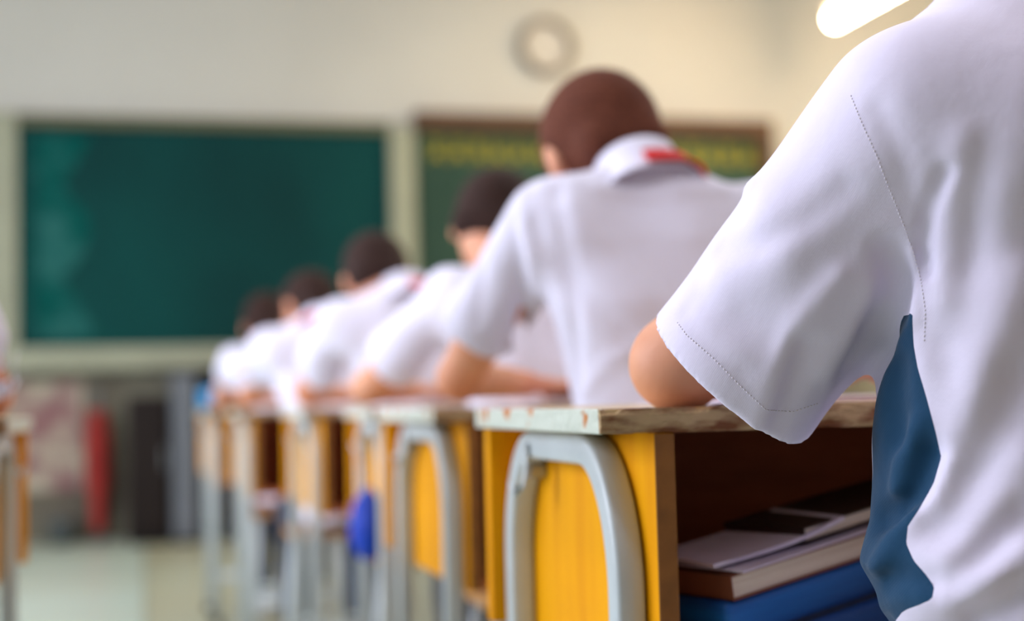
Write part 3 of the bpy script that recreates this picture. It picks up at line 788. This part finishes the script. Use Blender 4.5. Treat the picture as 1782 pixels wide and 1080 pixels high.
    def seg_rad(V,a,b):
        a=V3(a);b=V3(b); x=V.copy(); x[:,0]=np.where(x[:,0]>.71,1.42-x[:,0],x[:,0])
        ab=b-a; t=np.clip(((x-a)@ab)/(ab@ab),0.0,1.3); return np.linalg.norm(x-a-t[:,None]*ab,axis=1)
    def fn_stripe(V):
        a=V3(sh);b=V3(hemc[0]); x=V.copy(); x[:,0]=np.where(x[:,0]>.71,1.42-x[:,0],x[:,0])
        n=(b-a)/np.linalg.norm(b-a); q=x-a; t=q@n; rad=q-t[:,None]*n
        u=np.array(STRIPE_DIR,float); u-=n*(u@n); u/=np.linalg.norm(u); w=np.cross(n,u)
        ang=np.arctan2(rad@w,rad@u); r=np.linalg.norm(rad,axis=1)
        d=np.abs(ang)*.075-.013
        return np.where((t>-.02)&(r<.115)&(r>.05),d,.05)
    def snap(V,F,d):
        e=np.concatenate([F[:,[0,1]],F[:,[1,2]],F[:,[2,0]]])
        V=V.copy(); a,b=e[:,0],e[:,1]; m=(d[a]<0)!=(d[b]<0); a,b=a[m],b[m]; t=d[a]/(d[a]-d[b])
        P=V[a]+(V[b]-V[a])*t[:,None]; ca=t<.5
        tgt=np.where(ca,a,b); best=np.where(ca,t,1-t); o=np.argsort(-best)
        V2=V.copy(); V2[tgt[o]]=P[o]; d2=d.copy(); d2[tgt]=0
        return V2,d2
    ds=fn_side(V); V,ds=snap(V,F,ds); dt=fn_stripe(V); V,dt=snap(V,F,dt)
    fs=(ds[F].sum(1)<0); ft_=(dt[F].sum(1)<0)&~fs
    c=V[F].mean(1)
    def sub(name,mask,m,parent):
        f=F[mask]; u,inv=np.unique(f,return_inverse=True); f=inv.reshape(f.shape); v=V[u]
        me=bpy.data.meshes.new(name); me.vertices.add(len(v)); me.vertices.foreach_set('co',v.astype(np.float32).ravel())
        me.loops.add(f.size); me.loops.foreach_set('vertex_index',f.ravel().astype(np.int32)); me.polygons.add(len(f)); me.polygons.foreach_set('loop_start',np.arange(0,f.size,3,dtype=np.int32))
        me.update(calc_edges=True); me.validate(); bm=bmesh.new(); bm.from_mesh(me)
        bmesh.ops.remove_doubles(bm,verts=bm.verts,dist=.0003); bmesh.ops.dissolve_degenerate(bm,edges=bm.edges,dist=.0001); bm.to_mesh(me); bm.free()
        me.polygons.foreach_set('use_smooth',[True]*len(me.polygons))
        return local(link(name,me,m,parent),root) if parent==root else link(name,me,m,parent)
    white=sub('shirt',~fs&~ft_,M['shirt1'],root)
    for nm,mk in(('side_panel',fs&(c[:,0]<.71)),('side_panel',fs&(c[:,0]>=.71))):
        o=sub(nm,mk,M['navy1'],white); o['label']='navy side panel'
    for mk in(ft_&(c[:,0]<.71),ft_&(c[:,0]>=.71)):
        o=sub('sleeve_stripe',mk,M['navy1'],white); o['label']='navy sleeve stripe'
    # stitching on the armhole seam and the sleeve hem
    tri=BVHTree.FromPolygons([Vector(v) for v in V.tolist()],F.tolist())
    def stitches(pix,pitch,ln,r):
        bm=nb(); pts=[]
        for (a,b) in zip(pix[:-1],pix[1:]):
            L=math.dist(a,b); n=max(1,int(L))
            for i in range(n): 
                t=i/n; hit=tri.ray_cast(CP,ray(a[0]+(b[0]-a[0])*t,a[1]+(b[1]-a[1])*t).normalized())
                if hit[0] is not None: pts.append((hit[0],hit[1]))
        acc=0; last=pts[0][0]; run=[]; 
        for p,nm in pts[1:]:
            d=(p-last).length
            if d>.02: last=p; run=[]; acc=0; continue
            acc+=d; last=p
            if acc%pitch<ln: run.append(p+nm*.0001)
            elif run:
                if len(run)>1: sweep(bm,[run[0],(run[0]+run[-1])/2+nm*.0002,run[-1]],r,r,6)
                run=[]
        return bm
    if 1:
        o=obj('armhole_stitching',stitches(SEAM,.0030,.0019,.00042),M['thread'],white,True)
        o=obj('hem_stitching',stitches(HEM,.0030,.0019,.0004),M['thread'],white,True)
    # trousers, shoes
    T=Field(lo,hi,.008); T.ell(V3(pel+Vector((0,.035,-.03))),(.135,.10,.085),.03)
    for s in(0,1): T.cone(V3(hip[s]+Vector((0,.05,-.01))),V3(kn[s]),.070,.062,.03); T.cone(V3(kn[s]),V3(ft[s]+Vector((0,0,.04))),.060,.048,.02)
    T.plane((0,0,.49),(0,0,1)); local(fobj('trousers',T,M['navy'],root,1),root)
    for s in(0,1):
        K=Field(ft[s]-Vector((.07,.08,.08)),ft[s]+Vector((.07,.19,.07)),.006); q=ft[s]
        K.cone(V3(q+Vector((0,-.02,-.035))),V3(q+Vector((0,.10,-.040))),.036,.034,.02); K.cone(V3(q),V3(q+Vector((0,.05,-.03))),.036,.03,.02)
        K.plane((0,0,.012),(0,0,-1)); sh_=local(fobj('shoe',K,M['shoe'],root,1),root)
        obj('sole',bx(q.x-.037,q.x+.037,q.y-.055,q.y+.135,0,.014,.006),M['sole'],sh_)
    return root
STRIPE_DIR=(-.60,.60,.56)
SEAM=[(1480,165),(1500,215),(1525,270),(1550,335),(1572,390),(1590,440),(1603,490),(1610,540),(1608,600)]
HEM=[(1178,560),(1195,583),(1240,622),(1285,668),(1333,713),(1380,716),(1428,700)]
BPIX=[(1588,560),(1590,600),(1597,640),(1612,690),(1628,750),(1638,795),(1625,840),(1600,885),(1580,915),(1577,945),(1590,975),(1612,1000),(1626,1020),(1622,1042),(1600,1052),(1572,1062),(1558,1080),(1550,1110)]
SLEEVE=[]
FOLDS=[]
def on(L,Yg):
    """fold path: pixel points with a depth each"""
    return [V3(at(x,y,Y)) for x,y,Y in L]
SLEEVE=[([(1310,330),(1370,420),(1370,500)],.026,-.004),([(1255,430),(1320,425),(1400,385),(1470,330)],.012,.004),
  ([(1300,540),(1390,500),(1470,430),(1530,360)],.020,.0055),([(1325,735),(1340,670),(1380,580),(1460,480)],.010,-.0045),([(1345,740),(1372,690),(1400,600)],.010,.0045),
  ([(1210,520),(1260,560),(1330,580)],.016,.003),([(1262,362),(1290,365)],.014,.006),([(1195,462),(1220,470)],.010,.004),([(1292,318),(1310,330)],.008,-.004),([(1440,640),(1490,560),(1520,500)],.010,-.004),([(1190,545),(1230,600),(1290,650)],.006,.0014)]
FOLDS=[([(1548,440),(1562,480),(1556,530),(1528,575)],.0105,.016),([(1528,575),(1500,610),(1480,640)],.012,.008),([(1585,440),(1590,500),(1592,555)],.006,-.004),
  ([(1645,300),(1618,360),(1606,420),(1614,475)],.0055,.0060),([(1680,240),(1655,330),(1648,430),(1640,520)],.012,-.0028),([(1715,250),(1700,360),(1690,470)],.012,.0018),
  ([(1530,190),(1565,270),(1590,360)],.009,.002),([(1750,330),(1740,420),(1735,520)],.016,-.0018),
  ([(1780,480),(1720,620),(1670,740),(1625,860)],.015,-.0055),([(1781,660),(1740,760),(1690,850),(1650,930)],.018,.004),([(1640,610),(1670,680),(1660,760)],.012,.002),
  ([(1781,800),(1720,880),(1660,960)],.016,-.004),([(1781,900),(1720,960),(1660,1010)],.011,.005),([(1781,960),(1720,1010),(1640,1050),(1580,1075)],.011,-.006),
  ([(1781,1030),(1740,1060),(1700,1079)],.010,.006),
  ([(1600,740),(1570,800),(1565,850)],.009,-.006),([(1625,790),(1605,850),(1560,890),(1535,905)],.009,.009),([(1530,985),(1560,935),(1590,900)],.009,-.006),
  ([(1540,1000),(1580,1000),(1615,1010)],.009,.006),([(1535,1060),(1570,1040),(1610,1035)],.008,-.005),([(1560,640),(1555,700),(1560,760)],.012,.005)]
p1=pupil1()
put_stool(st0,.705,.87,'stool under the nearest pupil in the twill shirt')

# ------------------------------------------------------------------ things on and in the desks
def sheet(name,x0,x1,y0,y1,z,t,m,rz=0,curl=0):
    V=[];F=[];n=10
    for i in range(n+1):
        for j in range(n+1):
            u,v=i/n,j/n; V.append(((u-.5)*(x1-x0),(v-.5)*(y1-y0),z+curl*u*u*u))
    def id(i,j): return i*(n+1)+j
    for i in range(n):
        for j in range(n): F.append((id(i,j),id(i+1,j),id(i+1,j+1),id(i,j+1)))
    me=bpy.data.meshes.new(name); me.from_pydata(V,[],F); 
    o=link(name,me,m); sm=o.modifiers.new('s','SOLIDIFY'); sm.thickness=t; sm.offset=1
    o.location=((x0+x1)/2,(y0+y1)/2,0); o.rotation_euler=(0,0,rz)
    return o
tag(sheet('paper',.60,.86,1.24,1.50,.7508,.004,M['paper'],R(4)),'lilac white exercise paper on the nearest desk, under the pupil\'s hand','paper')
tag(sheet('paper',.50,.60,1.18,1.45,.7508,.0015,M['paper'],R(-3)),'thin white sheet on the nearest desk beside the bare elbow','paper')
zs_=.5055
YN=1.13
PM=Matrix.Translation((.612,1.252,.5300))@Matrix.Rotation(R(20),4,'Z')@Matrix.Rotation(R(-8),4,'Y')   # the pile leans on the book under its right end
def piled(r,dx,dy,h,rz=0):
    m=PM@Matrix.Translation((dx,dy,h))@Matrix.Rotation(rz,4,'Z'); r.location=m.to_translation(); r.rotation_euler=m.to_euler(); return r
def book(w,d,t,cov,label=''):
    r=empty('book',(0,0,0))
    bm=nb(); box(bm,-w/2,w/2,-d/2,d/2,0,.0015); box(bm,-w/2,w/2,-d/2,d/2,t-.0015,t); box(bm,-w/2,-w/2+.0015,-d/2,d/2,0,t)
    obj('cover',bm,cov,r); obj('pages',bx(-w/2+.002,w/2-.003,-d/2+.003,d/2-.003,.0016,t-.0016),M['book'],r)
    tag(r,label,'book','books on the desk shelf'); return r
b=book(.14,.10,.030,M['cover_d'],'small dark book lying flat under the right end of the pile'); b.location=(.745,1.33,zs_); b.rotation_euler=(0,0,R(5))
dc=piled(empty('document_case',(0,0,0)),0,0,0); tag(dc,'bright blue document case at the bottom of the pile on the desk shelf','case')
bm=nb(); box(bm,-.155,.155,-.052,.052,0,.036,.008,3); obj('lower_shell',bm,M['cover_blue'],dc,True)
bm=nb(); box(bm,-.153,.153,-.050,.050,.038,.074,.008,3); obj('upper_shell',bm,M['cover_blue'],dc,True)
obj('seam_band',bx(-.150,.150,-.048,.048,.030,.045),M['navy'],dc)
piled(book(.30,.10,.022,M['cover_b'],'brown covered book with cream pages, lying on the blue case'),.006,0,.0745)
piled(book(.22,.10,.014,M['cover_d'],'dark covered book, topmost of the shelf pile'),.06,.006,.1035,R(2))
o=sheet('paper',-.075,.075,-.05,.05,0,.0035,M['paper'],0,.012); piled(o,-.07,.004,.1035,R(-6)); tag(o,'folded lilac paper sticking out at the left of the shelf pile','paper')
o=sheet('paper',-.14,.14,-.05,.05,0,.0018,M['paper'],0); piled(o,.0,-.006,.0985,R(2)); tag(o,'thin loose sheet lying on the brown book in the desk','paper')
for i,(x,y,l) in enumerate([(.70,2.30,'open exercise book under the short haired boy\'s hands'),(.66,3.05,'exercise book on the third desk'),(.60,3.82,'exercise book on the fourth desk'),(.50,4.62,'exercise book on the fifth desk')]):
    tag(sheet('exercise_book',x-.09,x+.09,y-.12,y+.12,.7508,.005,M['paper'],R(5*i)),l,'book','exercise books on desks')
# cyan case on the farthest desk
pc=empty('pencil_case',(.245,5.44,.751),R(10)); tag(pc,'cyan blue pencil case on the farthest desk beside the farthest pupil','pencil case')
obj('body',bx(-.038,.038,-.07,.07,0,.08,.02,4),M['cyan'],pc,True); obj('zip',bx(-.003,.003,-.055,.055,.079,.083),M['black'],pc)
# blue bag on the third desk's hook
bg=empty('drawstring_bag',(.43-.02,3.02,.43)); tag(bg,'royal blue drawstring bag hanging low from the third desk','bag')
Bf=Field((-.1,-.1,-.05),(.12,.1,.22),.005); Bf.ell((.045,0,.065),(.04,.055,.065),.02); Bf.cone((.045,0,.12),(.045,0,.14),.03,.015,.02)
bo=fobj('body',Bf,M['blue'],bg,1)
bm=nb(); sweep(bm,[(.04,0,.13),(.03,.0,.2),(.018,0,.245)],.002,seg=6); sweep(bm,[(.05,0,.13),(.035,.0,.2),(.02,0,.245)],.002,seg=6); obj('drawstring',bm,M['paper'],bg,True)

# ------------------------------------------------------------------ light
def area(name,loc,rot,sx,sy,e,col,spread=None):
    l=bpy.data.lights.new(name,'AREA'); l.shape='RECTANGLE'; l.size=sx;l.size_y=sy;l.energy=e;l.color=col
    o=bpy.data.objects.new(name,l); C.objects.link(o); o.location=loc;o.rotation_euler=rot
    if spread: l.spread=spread
    return o
for i,(a,b) in enumerate(WIN):
    area('window_light_left',(XL-.06,(a+b)/2,1.95),(0,-R(90),0),2.0,2.0,(3,104,80)[i],(.84,.86,1.0))
    area('window_light_right',(XR+.06,(a+b)/2,1.95),(0,R(90),0),2.0,2.0,7,(1,.82,.66))
for x in (-.6,2.2,4.4):
    for y in (.8,3.8):
        area('ceiling_lamp_or_fill',(x,y,3.3),(0,0,0),.3,1.2,18,(.96,.93,1.0))
for x,z in ((5.4,3.2),(2.6,3.5)):
    area('ceiling_lamp_or_fill',(x,7.3,z),(0,0,0),.3,1.2,15,(1,.84,.62))  # added warm fill without fixtures, brightens the front wall near the tube
w=bpy.data.worlds.new('world'); sc.world=w; w.use_nodes=True
w.node_tree.nodes['Background'].inputs[0].default_value=(.75,.87,1,1); w.node_tree.nodes['Background'].inputs[1].default_value=.6
sc.view_settings.view_transform='Standard'; sc.view_settings.look='None'; sc.view_settings.exposure=.27; sc.view_settings.gamma=1
sc.cycles.use_denoising=True
